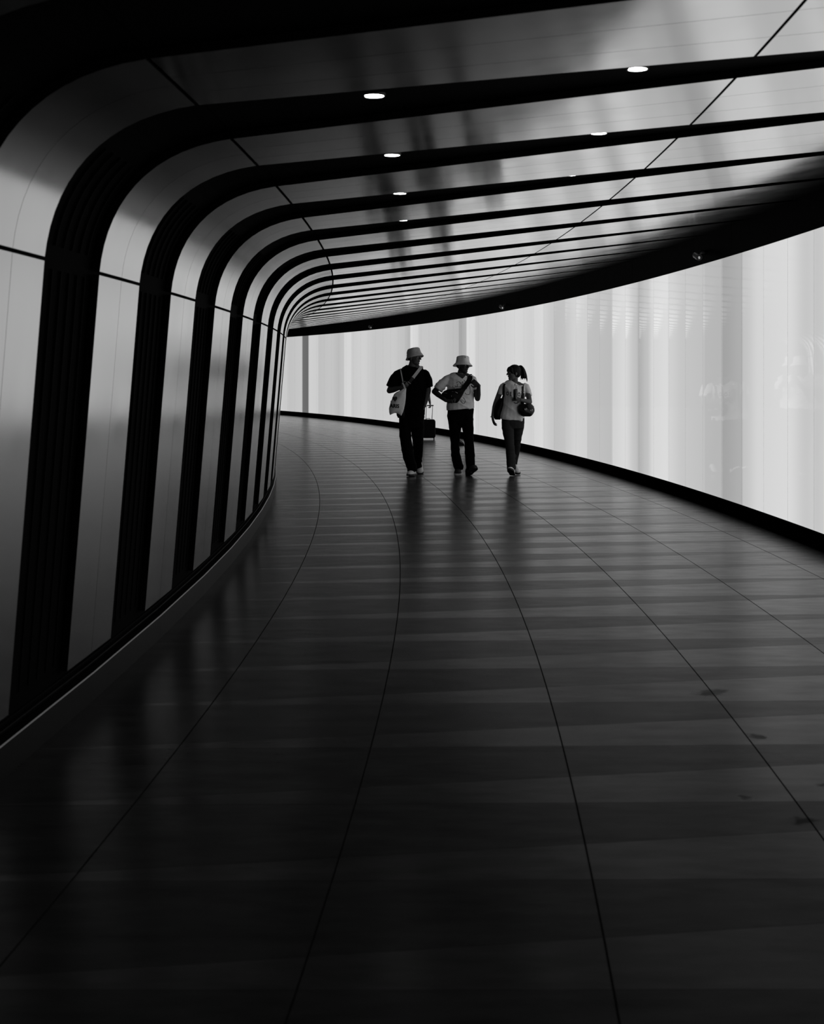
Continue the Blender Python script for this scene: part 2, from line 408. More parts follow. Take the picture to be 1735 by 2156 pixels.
for i in range(4):
    for u, side in ((-.53, 'towards the ribbed wall'), (.51, 'towards the luminous wall')):
        _, a = edges(i, 'ceil', 0, u); b_, _ = edges(i + 1, 'ceil', 0, u); s = lerp(a, b_, .43)
        nx = Vector((SL, 0, -1)).normalized(); t = th(s); nrm = Vector((0, 0, -1))
        p = T(s, u, zc(u) + .032)
        lab = 'small round lit ceiling spotlight in the %s dark slot, %s' % (ords[i], side)
        e = empty('ceiling_light', p, lab, 'ceiling light', 'round spotlights in the ceiling slots')
        v, f = lathe([(.039, -.01), (.039, .0), (.020, .0005), (.001, .0005)], 28, p, nrm); keep(mesh('lens', v, f, (M['lamp'],)), e)
        v, f = lathe([(.040, -.012), (.040, .001), (.046, .001), (.047, -.012)], 28, p, nrm); keep(mesh('rim', v, f, (M['plastic'],)), e)

# ------------------------------------------------------------------ surveillance cameras on the fascia
def tube(pts, rad, seg=12, flat=False, side=None):
    """closed tube through points; rad = list of r or (r across, r front-back); flat ends or rounded ends"""
    P = [Vector(p) for p in pts]; n = len(P); v = []; f = []
    rr = [(r, r) if not isinstance(r, (tuple, list)) else r for r in rad]
    if not flat:
        d0 = (P[0] - P[1]).normalized(); d1 = (P[-1] - P[-2]).normalized()
        a0 = min(rr[0]); a1 = min(rr[-1])
        pre_ = [(P[0] + d0 * a0 * math.sin(x), tuple(q * math.cos(x) for q in rr[0])) for x in (1.35, .9, .45)]
        pos_ = [(P[-1] + d1 * a1 * math.sin(x), tuple(q * math.cos(x) for q in rr[-1])) for x in (.45, .9, 1.35)]
        P = [p for p, _ in pre_] + P + [p for p, _ in pos_]; rr = [r for _, r in pre_] + rr + [r for _, r in pos_]; n = len(P)
    for i in range(n):
        d = (P[min(i + 1, n - 1)] - P[max(i - 1, 0)]).normalized()
        s_ = Vector(side) if side is not None else Vector((1, 0, 0))
        if abs(d.dot(s_)) > .95: s_ = Vector((0, 1, 0)) if abs(d.y) < .9 else Vector((0, 0, 1))
        x = (s_ - d * s_.dot(d)).normalized(); y = d.cross(x)
        for k in range(seg):
            a = 2 * math.pi * k / seg; v.append(P[i] + x * math.cos(a) * rr[i][0] + y * math.sin(a) * rr[i][1])
    for i in range(n - 1):
        for k in range(seg):
            a = i * seg + k; b_ = i * seg + (k + 1) % seg; f.append((a, b_, b_ + seg, a + seg))
    f.append(tuple(range(seg))[::-1]); f.append(tuple((n - 1) * seg + k for k in range(seg)))
    return v, f
for s, nm in ((15.21, 'nearest'), (26.93, 'middle'), (38.91, 'farthest')):
    p = T(s, UR - .004, ZF + .12); t = th(s); inw = Vector((-math.cos(t), -math.sin(t), 0)); al = Vector((math.sin(t), -math.cos(t), 0))
    e = empty('surveillance_camera', p, 'small black surveillance camera on the fascia over the luminous wall, %s of three' % nm, 'camera', 'surveillance cameras along the fascia')
    v, f = tube([p, p + inw * .05, p + inw * .09 - Vector((0, 0, .03))], [.03, .022, .022]); keep(mesh('bracket', v, f, (M['plastic'],), smooth=True), e)
    c = p + inw * .09 - Vector((0, 0, .04)); d = (al - Vector((0, 0, .25))).normalized()
    v, f = tube([c - d * .06, c + d * .09], [.034, .036], 16, True); keep(mesh('housing', v, f, (M['plastic'],)), e)
    v, f = tube([c + d * .088, c + d * .094], [.022, .012], 16, True); keep(mesh('lens', v, f, (M['metal'],)), e)

# PEOPLE-BEGIN
# ------------------------------------------------------------------ people: tools
def at(px, py, Y):
    """point at depth Y seen at this place of the 1735 x 2156 frame"""
    return Vector(((px - CX) / F * Y, Y, CH + (HY - py) / F * Y))
def fuse(name, parts, voxel, matl, parent=None, smooth=4, folds=None):
    """union of closed shapes into one continuous skin"""
    v = []; f = []
    for (a, b_) in parts:
        o = len(v); v += a; f += [tuple(i + o for i in q) for q in b_]
    me = bpy.data.meshes.new(name + '_raw'); me.from_pydata([tuple(p) for p in v], [], f)
    bm = bmesh.new(); bm.from_mesh(me); bmesh.ops.recalc_face_normals(bm, faces=bm.faces); bm.to_mesh(me); bm.free()
    o = bpy.data.objects.new(name, me); COL.objects.link(o)
    md = o.modifiers.new('r', 'REMESH'); md.mode = 'VOXEL'; md.voxel_size = voxel; md.use_smooth_shade = True
    if smooth: sm = o.modifiers.new('s', 'SMOOTH'); sm.factor = .5; sm.iterations = smooth
    dg = bpy.context.evaluated_depsgraph_get(); dg.update()
    new = bpy.data.meshes.new_from_object(o.evaluated_get(dg)); new.name = name
    o.modifiers.clear(); o.data = new; bpy.data.meshes.remove(me)
    if folds:
        nv = [x.normal.copy() for x in new.vertices]
        for x, n_ in zip(new.vertices, nv): x.co += n_ * folds(x.co)
    new.polygons.foreach_set('use_smooth', [True] * len(new.polygons)); new.update()
    new.materials.clear(); new.materials.append(matl)
    if parent is not None: keep(o, parent)
    return o
def bvh(o):
    return BVHTree.FromPolygons([v.co.copy() for v in o.data.vertices], [tuple(p.vertices) for p in o.data.polygons])
def hit(trees, px, py, Y, off=.004):
    """surface point of a garment under this place of the frame, slightly proud of it"""
    c = Vector((0, 0, CH)); d = (at(px, py, Y) - c).normalized(); best = None
    for t in trees:
        loc, n_, i_, ds = t.ray_cast(c, d)
        if loc is not None and (best is None or ds < best[1]): best = (loc, ds)
    p = best[0] if best else at(px, py, Y)
    return p - d * off
def spans(rows, Y, flat=True, depth=.8, seg=18):
    """upright tube from rows (py, x left, x right, dy[, half depth]) seen in the frame"""
    P = []; R = []
    for r in rows:
        py, a, b_, dy = r[:4]; hw = (b_ - a) / 2 * (Y + dy) / F
        P.append(at((a + b_) / 2, py, Y + dy)); R.append((hw, r[4] if len(r) > 4 else hw * depth))
    return tube(P, R, seg, flat)
def resample(pts, n=5):
    """Catmull-Rom through points"""
    P = [Vector(p) for p in pts]; out = []
    for i in range(len(P) - 1):
        a = P[max(i - 1, 0)]; b_ = P[i]; c = P[i + 1]; d = P[min(i + 2, len(P) - 1)]
        for k in range(n):
            t = k / n; out.append(.5 * ((2 * b_) + (c - a) * t + (2 * a - 5 * b_ + 4 * c - d) * t * t + (3 * b_ - a - 3 * c + d) * t ** 3))
    return out + [P[-1]]
def ellip(c, x, y, z, rx, ry, rz, seg=16, rings=10):
    v = []; f = []
    for i in range(1, rings):
        a = math.pi * i / rings
        for k in range(seg):
            b_ = 2 * math.pi * k / seg
            v.append(c + x * (rx * math.sin(a) * math.cos(b_)) + y * (ry * math.sin(a) * math.sin(b_)) + z * (rz * math.cos(a)))
    n = len(v); v += [c + z * rz, c - z * rz]
    for i in range(rings - 2):
        for k in range(seg):
            a = i * seg + k; b_ = i * seg + (k + 1) % seg; f.append((a, b_, b_ + seg, a + seg))
    for k in range(seg):
        f.append((n, (k + 1) % seg, k)); o = (rings - 2) * seg; f.append((n + 1, o + k, o + (k + 1) % seg))
    return v, f
def head_parts(c, yaw, pitch=0., roll=0., k=1.):
    """head centred at c, yaw 0 faces the camera, positive turns to the right of the picture"""
    fw = Vector((math.sin(yaw), -math.cos(yaw), 0)); up = Vector((0, 0, 1)); sd = up.cross(fw)
    q = Matrix.Rotation(pitch, 3, sd) @ Matrix.Rotation(roll, 3, fw)
    fw, up, sd = q @ fw, q @ up, q @ sd
    def p(a, b_, h): return c + (fw * a + sd * b_ + up * h) * k
    e = lambda ctr, a, b_, h: ellip(ctr, fw, sd, up, a * k, b_ * k, h * k)
    S = [e(p(-.012, 0, .022), .093, .074, .088), e(p(.030, 0, -.02), .058, .062, .085),          # skull, face
         e(p(.052, 0, -.083), .034, .036, .028), e(p(.028, 0, -.068), .05, .054, .036),            # chin, jaw
         e(p(.078, 0, .026), .016, .052, .012),                                                    # brow
         tube([p(.086, 0, .018), p(.098, 0, -.004), p(.107, 0, -.021)], [.008 * k, .011 * k, .014 * k], 10),   # nose
         e(p(.093, .012, -.024), .009, .008, .007), e(p(.093, -.012, -.024), .009, .008, .007),
         e(p(.084, 0, -.047), .012, .024, .006), e(p(.082, 0, -.057), .012, .022, .007),            # lips
         e(p(.06, .04, -.018), .022, .02, .018), e(p(.06, -.04, -.018), .022, .02, .018)]          # cheeks
    for s_ in (1, -1):
        S += [e(p(-.008, s_ * .076, -.012), .017, .008, .030), e(p(-.002, s_ * .076, -.034), .009, .007, .012)]   # ears
    return S, p, (fw, sd, up)
def hand_parts(w, d, pn, curl=.5, k=1., thumb=1, spread=.05, tcurl=.5):
    """hand from wrist w along d; pn = direction the palm faces; thumb = +1 / -1 side"""
    d = d.normalized(); pn = (pn - d * pn.dot(d)).normalized(); s_ = d.cross(pn) * thumb
    P = lambda a, b_, h: w + (d * a + s_ * b_ + pn * h) * k
    S = [tube([P(-.01, 0, 0), P(.02, 0, 0), P(.05, .002, 0), P(.088, .002, .002)], [(.026 * k, .019 * k), (.032 * k, .018 * k), (.040 * k, .015 * k), (.040 * k, .012 * k)], 14, False, s_)]
    for j, (o, ln) in enumerate(((.031, .074), (.0105, .083), (-.0105, .077), (-.031, .060))):
        a = (1.5 - j) * spread; b0 = P(.082, o, .002); q = [b0]; ang = curl * .6; seg = (ln * .45, ln * .32, ln * .26)
        for m_ in seg:
            dv = (d * math.cos(ang) + pn * math.sin(ang)) + s_ * a; q.append(q[-1] + dv.normalized() * m_ * k); ang += curl
        S.append(tube(q, [.0092 * k, .0088 * k, .008 * k, .007 * k], 9))
    t0 = P(.022, .03, .004); t1 = t0 + (d * .55 + s_ * .75 + pn * .25).normalized() * .04 * k
    t2 = t1 + (d * .85 + s_ * (.4 - tcurl * .5) + pn * (.2 + tcurl * .5)).normalized() * .032 * k
    t3 = t2 + (d * .9 + s_ * (.1 - tcurl) + pn * (.2 + tcurl * .5)).normalized() * .026 * k
    S.append(tube([t0, t1, t2, t3], [.015 * k, .0115 * k, .010 * k, .008 * k], 10))
    return S
def arm_parts(sh, el, wr, k=1.):
    return [tube(resample([sh, sh.lerp(el, .5), el], 4), [lerp(.054, .041, i / 8) * k for i in range(9)], 14),
            tube([el, el.lerp(wr, .3), el.lerp(wr, .75), wr], [.041 * k, .043 * k, .032 * k, .026 * k], 14)]
def shoe(parent, heel, toe, up, ln, wid, upper, solem, high=.09, name='shoe'):
    """low shoe from heel to toe (points on the sole)"""
    d = (toe - heel).normalized(); up = (up - d * up.dot(d)).normalized(); s_ = d.cross(up); v = []; f = []; seg = 14
    prof = [(0, .55, .75), (.04, .8, .95), (.15, .86, 1.), (.3, .82, .95), (.42, .84, .78), (.55, .94, .62), (.7, 1., .52), (.85, .9, .45), (.95, .62, .34), (1., .3, .2)]
    for (t, w_, h_) in prof:
        for k in range(seg):
            a = 2 * math.pi * k / seg; cx_ = math.cos(a); cz = math.sin(a)
            z = (max(cz, 0) ** .8) * h_ * high + .024 if cz > 0 else .024 * (1 + cz * .3)
            v.append(heel + d * (t * ln) + s_ * (cx_ * w_ * wid / 2) + up * z)
    n = len(prof)
    for i in range(n - 1):
        for k in range(seg):
            a = i * seg + k; b_ = i * seg + (k + 1) % seg; f.append((a, b_, b_ + seg, a + seg))
    f.append(tuple(range(seg))[::-1]); f.append(tuple((n - 1) * seg + k for k in range(seg)))
    o = keep(mesh(name, v, f, (upper,), smooth=True), parent)
    v = []; f = []
    out = [(t, w_) for (t, w_, _) in prof]; ring = [(t, w_ * 1.04) for t, w_ in out] + [(t, -w_ * 1.04) for t, w_ in out[::-1]]
    for z in (0, .024):
        for (t, w_) in ring: v.append(heel + d * (lerp(-.01, 1.01, t) * ln) + s_ * (w_ * wid / 2) + up * z)
    m_ = len(ring); f = [tuple(range(m_))[::-1], tuple(range(m_, 2 * m_))] + [(k, (k + 1) % m_, (k + 1) % m_ + m_, k + m_) for k in range(m_)]
    so = mesh('sole', v, f, (solem,)); so.parent = o; so.matrix_parent_inverse = (o.matrix_parent_inverse).copy().inverted() @ o.matrix_parent_inverse
    return o
def hat(parent, c, ax, fw, r=.094, h=.085, brim=.03, drop=.045, matl=None, asp=1.12, mark=None):
    """soft bucket hat; c = centre of the crown's base"""
    prof = [(r * .97, -.002), (r * .91, h * .55), (r * .85, h * .8), (r * .74, h * .95), (r * .45, h * 1.03), (.002, h * 1.05), (.002, h * 1.065), (r * .48, h * 1.05), (r * .78, h * .97), (r * .89, h * .82), (r * .955, h * .55), (r * 1.0, .004), (r + brim * .5, -drop * .5), (r + brim, -drop), (r + brim * .97, -drop - .004), (r + brim * .45, -drop * .52 - .005)]
    v, f = lathe(prof, 40, c, ax, asp, 1., fw); n = len(prof); f = f[:-2] + [((n - 1) * 40 + k, (n - 1) * 40 + (k + 1) % 40, (k + 1) % 40, k) for k in range(40)]
    rr_ = random.Random(int(c.x * 1e4))
    ph = [rr_.uniform(0, 6.28) for _ in range(4)]
    for p in v:
        q = p - c; a = math.atan2(q.y, q.x); t = .004 * math.sin(3 * a + ph[0]) + .003 * math.sin(5 * a + ph[1]) + .003 * math.sin(q.z * 70 + ph[2] + 2 * a)
        p += Vector((q.x, q.y, 0)) * t / max(.03, math.hypot(q.x, q.y))
    o = keep(mesh('bucket_hat', v, f, (matl,), smooth=True), parent)
    # stitched seam round the foot of the crown
    x = (fw - ax * fw.dot(ax)).normalized(); y = ax.cross(x)
    pts = [c + ax * .006 + x * (math.cos(a) * (r + .0015) * asp) + y * (math.sin(a) * (r + .0015)) for a in [2 * math.pi * k / 36 for k in range(37)]]
    v, f = tube(pts, [.0022] * 37, 6, True); b_ = mesh('hat_seam', v, f, (matl,), smooth=True); keep(b_, parent)
    return o
def ribbon(pts, w, th_, wdir=None, name='strap', matl=None, nrm=None):
    """flat band of width w along points"""
    P = [Vector(p) for p in pts]; v = []; f = []
    for i, p in enumerate(P):
        d = (P[min(i + 1, len(P) - 1)] - P[max(i - 1, 0)]).normalized()
        n_ = nrm[i] if isinstance(nrm, list) else (nrm if nrm is not None else Vector((0, -1, 0)))
        s_ = d.cross(n_)
        s_ = s_.normalized() if s_.length > .05 else Vector((1, 0, 0)); m_ = s_.cross(d).normalized()
        for (a, b_) in ((-1, 0), (1, 0), (1, 1), (-1, 1)): v.append(p + s_ * (a * w / 2) + m_ * (b_ * th_))
    for i in range(len(P) - 1):
        for k in range(4):
            a = 4 * i + k; b_ = 4 * i + (k + 1) % 4; f.append((a, b_, b_ + 4, a + 4))
    f += [(3, 2, 1, 0), tuple(4 * (len(P) - 1) + k for k in range(4))]
    return mesh(name, v, f, (matl,))
def pillow(rows, Y, dy, thick, name, matl, nu=16, crease=.0):
    """soft bag from rows (py, x left, x right): bulges to the front and back"""
    rr_ = []
    for i in range(len(rows) - 1):
        for k in range(4): t = k / 4; rr_.append(tuple(lerp(rows[i][j], rows[i + 1][j], t) for j in range(3)))
    rr_.append(rows[-1]); n = len(rr_); v = []; f = []
    for sgn in (-1, 1):
        for i, (py, a, b_) in enumerate(rr_):
            tv = i / (n - 1); ev = (1 - abs(2 * tv - 1) ** 3)
            for k in range(nu + 1):
                tu = k / nu; eu = (1 - abs(2 * tu - 1) ** 2.6); p = at(lerp(a, b_, tu), py, Y + dy)
                b2 = thick * (ev * eu) ** .6; b2 *= 1 + crease * math.sin(tu * 9 + tv * 7) + crease * .7 * math.sin(tv * 17 - tu * 5)
                v.append(p + Vector((0, sgn * b2, 0)))
    m_ = n * (nu + 1); r = nu + 1
    for i in range(n - 1):
        for k in range(nu):
            a = i * r + k; f.append((a, a + 1, a + r + 1, a + r)); f.append((m_ + a, m_ + a + r, m_ + a + r + 1, m_ + a + 1))
    for i in range(n - 1):
        a = i * r; f.append((a, a + r, m_ + a + r, m_ + a)); a += nu; f.append((a, m_ + a, m_ + a + r, a + r))
    for k in range(nu):
        f.append((k, m_ + k, m_ + k + 1, k + 1)); a = (n - 1) * r + k; f.append((a, a + 1, m_ + a + 1, m_ + a))
    o = mesh(name, v, f, (matl,), smooth=True)
    bm = bmesh.new(); bm.from_mesh(o.data); bmesh.ops.recalc_face_normals(bm, faces=bm.faces); bm.to_mesh(o.data); bm.free()
    return o
def letters(txt, px, py, hpx, Y, trees, matl, rot=0., name='print', wide=1., bold=.0):
    """flat print laid onto a garment; px,py = centre in the frame, hpx = letter height"""
    cu = bpy.data.curves.new('t', 'FONT'); cu.body = txt; cu.align_x = 'CENTER'; cu.align_y = 'CENTER'; cu.offset = bold; cu.resolution_u = 3
    o = bpy.data.objects.new('t', cu); COL.objects.link(o); dg = bpy.context.evaluated_depsgraph_get(); dg.update()
    me = bpy.data.meshes.new_from_object(o.evaluated_get(dg)); bpy.data.objects.remove(o)
    ys = [v.co.y for v in me.vertices]; xs = [v.co.x for v in me.vertices]; h = max(ys) - min(ys); my = (max(ys) + min(ys)) / 2; mx_ = (max(xs) + min(xs)) / 2
    for v in me.vertices:
        x, y = (v.co.x - mx_) / h * hpx * wide, (v.co.y - my) / h * hpx
        x, y = x * math.cos(rot) - y * math.sin(rot), x * math.sin(rot) + y * math.cos(rot)
        v.co = hit(trees, px + x, py - y, Y, .004)
    me.name = name; me.materials.clear(); me.materials.append(matl)
    return ob(name, me)
def patch(poly, Y, trees, matl, name, off=.004, rings=5):
    """flat patch laid onto a garment inside an outline given in the frame"""
    P = []
    for i in range(len(poly)):
        a, b_ = poly[i], poly[(i + 1) % len(poly)]; m_ = max(1, int(math.hypot(a[0] - b_[0], a[1] - b_[1]) / 1.5))
        P += [(lerp(a[0], b_[0], k / m_), lerp(a[1], b_[1], k / m_)) for k in range(m_)]
    n = len(P); cx_ = sum(p[0] for p in P) / n; cy_ = sum(p[1] for p in P) / n; v = []; f = []
    for r in range(rings):
        k = 1 - r / rings; v += [hit(trees, cx_ + (x - cx_) * k, cy_ + (y - cy_) * k, Y, off) for x, y in P]
    v.append(hit(trees, cx_, cy_, Y, off))
    for r in range(rings - 1): f += [(r * n + k, r * n + (k + 1) % n, (r + 1) * n + (k + 1) % n, (r + 1) * n + k) for k in range(n)]
    f += [((rings - 1) * n + k, (rings - 1) * n + (k + 1) % n, rings * n) for k in range(n)]
    return mesh(name, v, f, (matl,))
def folds_fn(amp, dx=.6, dz=-.8, freq=11., seed=0.):
    """creases running along (dx, dz) in the plane of the chest"""
    def g(c):
        p = c.x * -dz + c.z * dx; q = c.x * dx + c.z * dz
        n_ = noise.noise(Vector((p * freq, q * freq * .28 + c.y * 3, seed))); m_ = noise.noise(Vector((c.x * 7 + seed, c.y * 7, c.z * 7)))
        return amp * ((1 - min(1, abs(n_) * 2.6)) ** 1.5 - .3) * (.75 + m_)
    return g

# ------------------------------------------------------------------ person 1: tall man in black
Y1 = 20.0
p1 = empty('person', (at(868, 1003, Y1).x, Y1, 0), 'tall person in black t-shirt and trousers with grey bucket hat, carrying a printed tote', 'person', 'people walking through the tunnel')
hc = at(872, 752.5, Y1); S, hp, (fw, sd, up) = head_parts(hc, 1.0, .02)
neck = at(867, 771, Y1 + .01)
arm_w = at(846, 815.5, Y1 - .22); el1 = at(820, 822.5, Y1 - .02)
el2 = at(901.5, 822, Y1 + .03); wr2 = at(893.5, 855, Y1 - .03)
body = S + [tube([hc - up * .06 - fw * .012, at(867.5, 772, Y1 + .012), at(867, 782, Y1 + .02)], [.052, .055, .07], 16)]
body += [spans([(778, 845, 890, .02, .07), (800, 845, 890, .02, .10), (840, 847, 889, .02, .10), (868, 845, 891, .02, .11)], Y1, False)]
body += arm_parts(at(838, 787, Y1 + .02), el1, arm_w, .98) + arm_parts(at(896, 787, Y1 + .02), el2, wr2, 1.0)
body += hand_parts(arm_w + Vector((.0, 0, .0)), Vector((.75, -.35, .35)), Vector((.1, .5, .8)), 1.35, .92, 1, .0, 1.0)
body += hand_parts(wr2, Vector((-.25, .1, -1)), Vector((-1, .2, .2)), .5, .95, 1, .03)
body += [tube([at(a_, b_, Y1 + c_) for (a_, b_, c_) in q], [.075, .05, .042, .034], 12) for q in [[(855, 870, 0.01), (855, 926, -0.07), (864, 974, -0.12), (868, 996, -0.12)], [(880, 870, 0.02), (880, 930, 0.1), (880, 973, 0.3), (882, 990, 0.35)]]]
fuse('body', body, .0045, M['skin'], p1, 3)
fuse('hair', [ellip(hp(-.03, 0, .018), fw, sd, up, .08, .079, .075)], .006, M['hair'], p1, 2)
sh = [spans([(770.5, 857.5, 878.5, .012, .06), (773, 851, 884, .014, .08), (776.5, 844, 890.5, .016, .1), (783, 837, 898, .02, .118), (795, 838, 898, .015, .135), (815, 841, 899, .01, .145), (845, 842, 896, .01, .15), (869, 841, 895, .01, .15), (874, 841, 895, .01, .15)], Y1, True),
      tube([at(845, 783, Y1 + .02), at(837, 788, Y1 + .015), at(830.5, 799, Y1), at(825, 815.5, Y1 - .01)], [(.05, .065), (.062, .08), (.075, .085), (.087, .09)], 18, True),
      tube([at(890, 783, Y1 + .02), at(896, 788, Y1 + .02), at(900, 799, Y1 + .02), at(903.5, 815.5, Y1 + .02)], [(.05, .065), (.062, .08), (.066, .085), (.058, .09)], 18, True)]
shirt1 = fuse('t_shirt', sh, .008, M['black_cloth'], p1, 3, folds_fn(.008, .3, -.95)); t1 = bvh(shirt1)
tr = [spans([(866, 842, 894, .01, .12), (880, 840, 893.5, .01, .125), (900, 840, 893, .01, .11)], Y1, True),
      spans([(880, 840, 868, 0, .11), (912, 840.5, 865, -.04), (926, 842.5, 867, -.07), (950, 846.5, 870.5, -.1), (961, 848.5, 872, -.11), (974, 852.5, 875, -.12), (984, 857, 878, -.12), (993, 857, 879, -.12)], Y1, True, .95),
      spans([(880, 866, 893, .02, .11), (912, 866, 892.5, .05), (930, 868.5, 891.5, .1), (950, 871, 890.6, .2), (961, 871, 890.3, .25), (973, 871, 887.4, .3), (980, 871, 888.8, .32), (988, 872, 889, .35)], Y1, True, .95)]
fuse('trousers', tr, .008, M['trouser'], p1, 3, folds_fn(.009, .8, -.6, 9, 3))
hat(p1, hc + up * .042 - fw * .004, (up - fw * .30 + sd * .06).normalized(), fw, .094, .084, .026, .05, M['hat_grey'])
shoe(p1, Vector((at(869, 1000, 19.8).x + .01, 20.0, .0)), Vector((at(866, 1000, 19.8).x - .03, 19.7, .012)), Vector((0, 0, 1)), .30, .105, M['white'], M['sole'])
shoe(p1, Vector((at(883, 990, 20.4).x, 20.5, .07)), Vector((at(885, 996, 20.3).x, 20.24, .0)), Vector((0, -.3, 1)), .29, .10, M['white'], M['sole'])
v, f = tube([wr2 + Vector((-.001, 0, .004)) + Vector((.034 * math.cos(a), .034 * math.sin(a), .006 * math.cos(a))) for a in [k * math.pi / 8 for k in range(17)]], [(.004, .009)] * 17, 8, True)
tag(keep(mesh('wristwatch', v, f, (M['metal'],), smooth=True), p1), 'pale metal wristwatch')
for s_ in (1, -1):
    v, f = ellip(hp(.076, s_ * .03, .006), fw, sd, up, .010, .014, .009, 10, 6); keep(mesh('eye', v, f, (M['eye'],), smooth=True), p1)

# cross-body strap bag of person 1
b1 = empty('crossbody_bag', at(848, 872, Y1 - .14), 'cross-body bag on a pale webbing strap over the black t-shirt', 'bag')
pp = [hit([t1], 886.5 - 33 * k / 12, 773.8 + 42.5 * k / 12, Y1, .006) for k in range(13)]
back = [Vector((pp[0].x + .012, Y1 + .10, pp[0].z - .02)), Vector((pp[0].x + .008, Y1 + .03, pp[0].z + .018))]
nn_ = [Vector((.3, .9, .4)), Vector((.2, .1, 1))] + [Vector((0, -1, .3 if k < 2 else .1)) for k in range(13)]
keep(ribbon((back + pp)[:9], .042, .003, name='strap', matl=M['strap'], nrm=nn_[:9]), b1)
keep(ribbon((back + pp)[8:], .040, .004, name='strap', matl=M['strap_dark'], nrm=nn_[8:]), b1)
for k in (8, 11):
    q = (back + pp)[k]; d = (pp[6] - pp[5]).normalized(); s_ = d.cross(Vector((0, -1, 0))).normalized()
    v, f = tube([q - s_ * .024 + Vector((0, -.004, 0)), q + s_ * .024 + Vector((0, -.004, 0))], [.004, .004], 8); keep(mesh('buckle', v, f, (M['metal'],)), b1)
q2 = [pp[-1], hit([t1], 849, 826, Y1, .012), hit([t1], 845.5, 842, Y1, .014), at(844, 858, Y1 - .15)]
keep(ribbon(q2, .038, .004, name='strap', matl=M['strap_dark']), b1)
keep(pillow([(857, 838, 850), (862, 835, 853), (874, 835, 853), (880, 838, 851)], Y1, -.165, .035, 'pouch', M['nylon'], 10), b1)

# printed tote held by person 1
tb = empty('tote_bag', at(838, 874, Y1 - .26), 'natural canvas tote bag with heart and ARIS lettering held at the waist', 'tote bag')
rows = [(817.5, 850, 855.5), (821, 845, 855.3), (826, 834, 855), (830, 829.5, 854.8), (838, 826, 854.5), (850, 821.5, 853), (860, 819, 851), (868, 819.5, 848.5), (872, 820.5, 846.5), (875, 821.3, 845.2)]
tbody = keep(pillow(rows, Y1, -.26, .05, 'bag_body', M['canvas'], 20, .09), tb); tt = bvh(tbody)
# soft sagging bottom edge between the two corners
for vtx in tbody.data.vertices:
    pxv = CX + F * vtx.co.x / vtx.co.y; pyv = HY - F * (vtx.co.z - CH) / vtx.co.y
    if pyv > 866: k = (pyv - 866) / 9; a_ = min(1, abs(pxv - 832) / 12.); vtx.co.z += k * (1 - a_ ** 1.5) * .036
tbody.data.update(); tt = bvh(tbody)
g = keep(letters('ARIS', 830.6, 854.6, 8.4, Y1, [tt], M['print'], -.06, 'lettering', .92, .035), tb)
g = keep(letters('I', 822.8, 846.5, 7.0, Y1, [tt], M['print'], -.1, 'lettering', .7, .03), tb)
hv = []
for k in range(40):
    a = 2 * math.pi * k / 40; x = 16 * math.sin(a) ** 3; y = 13 * math.cos(a) - 5 * math.cos(2 * a) - 2 * math.cos(3 * a) - math.cos(4 * a)
    hv.append((831.4 + x * .33 - y * .03, 839.6 - y * .41))
keep(patch(hv, Y1, [tt], M['heart'], 'heart_print', .004), tb)
hand_p = at(849.5, 811, Y1 - .27)
keep(ribbon([Vector((at(843.3, 773.5, Y1).x, Y1 + .09, at(843, 781, Y1).z)), Vector((at(843.2, 772, Y1).x, Y1 + .02, at(843, 776.5, Y1).z))] + [hit([t1], 843.5 + k * .62, 778 + 3.3 * k, Y1, .008).lerp(at(843.5 + k * .62, 778 + 3.3 * k, Y1 - .26), (k / 10) ** 2) for k in range(11)] + [at(852, 819, Y1 - .26)], .016, .004, name='handle', matl=M['strap'], nrm=[Vector((0, .8, .6)), Vector((0, -.2, 1))] + [Vector((0, -1, .15))] * 12), tb)
keep(ribbon([at(847.5, 806, Y1 - .27), at(850.5, 811, Y1 - .285), at(853.5, 819, Y1 - .26)], .02, .004, name='handle', matl=M['strap']), tb)

# ------------------------------------------------------------------ person 2: man in pale t-shirt with sling bag
Y2 = 20.0
p2 = empty('person', (at(972, 1002, Y2).x, Y2, 0), 'person in pale printed t-shirt and black trousers with pale bucket hat, hand on chest strap', 'person', 'people walking through the tunnel')
hc = at(974.5, 769.5, Y2); S, hp, (fw, sd, up) = head_parts(hc, .8, .05, 0, .98)
el1 = at(914.5, 824.5, Y2 + .02); wr1 = at(939, 843.5, Y2 - .27)
el2 = at(1005.5, 839, Y2 - .03); wr2 = at(1008, 812, Y2 - .20)
body = S + [tube([hc - up * .06 - fw * .012, at(971, 786, Y2 + .015), at(970, 797, Y2 + .02)], [.05, .054, .07], 16)]
body += [spans([(794, 948, 994, .02, .07), (815, 948, 994, .02, .10), (845, 948, 993, .02, .10), (865, 946, 994, .02, .11)], Y2, False)]
body += arm_parts(at(938, 800, Y2 + .03), el1, wr1, .92) + arm_parts(at(997, 802, Y2 + .02), el2, wr2, .95)
body += hand_parts(wr1, Vector((.9, -.15, -.12)), Vector((.1, .6, .75)), .55, .95, -1, .06, .3)
body += hand_parts(wr2, Vector((-.72, .05, .55)), Vector((-.15, 1, -.1)), .75, .95, 1, .05, .6)
body += [tube([at(a_, b_, Y2 + c_) for (a_, b_, c_) in q], [.075, .05, .042, .034], 12) for q in [[(958, 866, 0.01), (958, 920, 0.02), (962, 972, 0.12), (966, 992, 0.13)], [(984, 866, 0.01), (987, 936, -0.1), (990, 972, -0.14), (991, 992, -0.15)]]]
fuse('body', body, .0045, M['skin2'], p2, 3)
fuse('hair', [ellip(hp(-.03, 0, .016), fw, sd, up, .078, .078, .075)], .006, M['hair'], p2, 2)
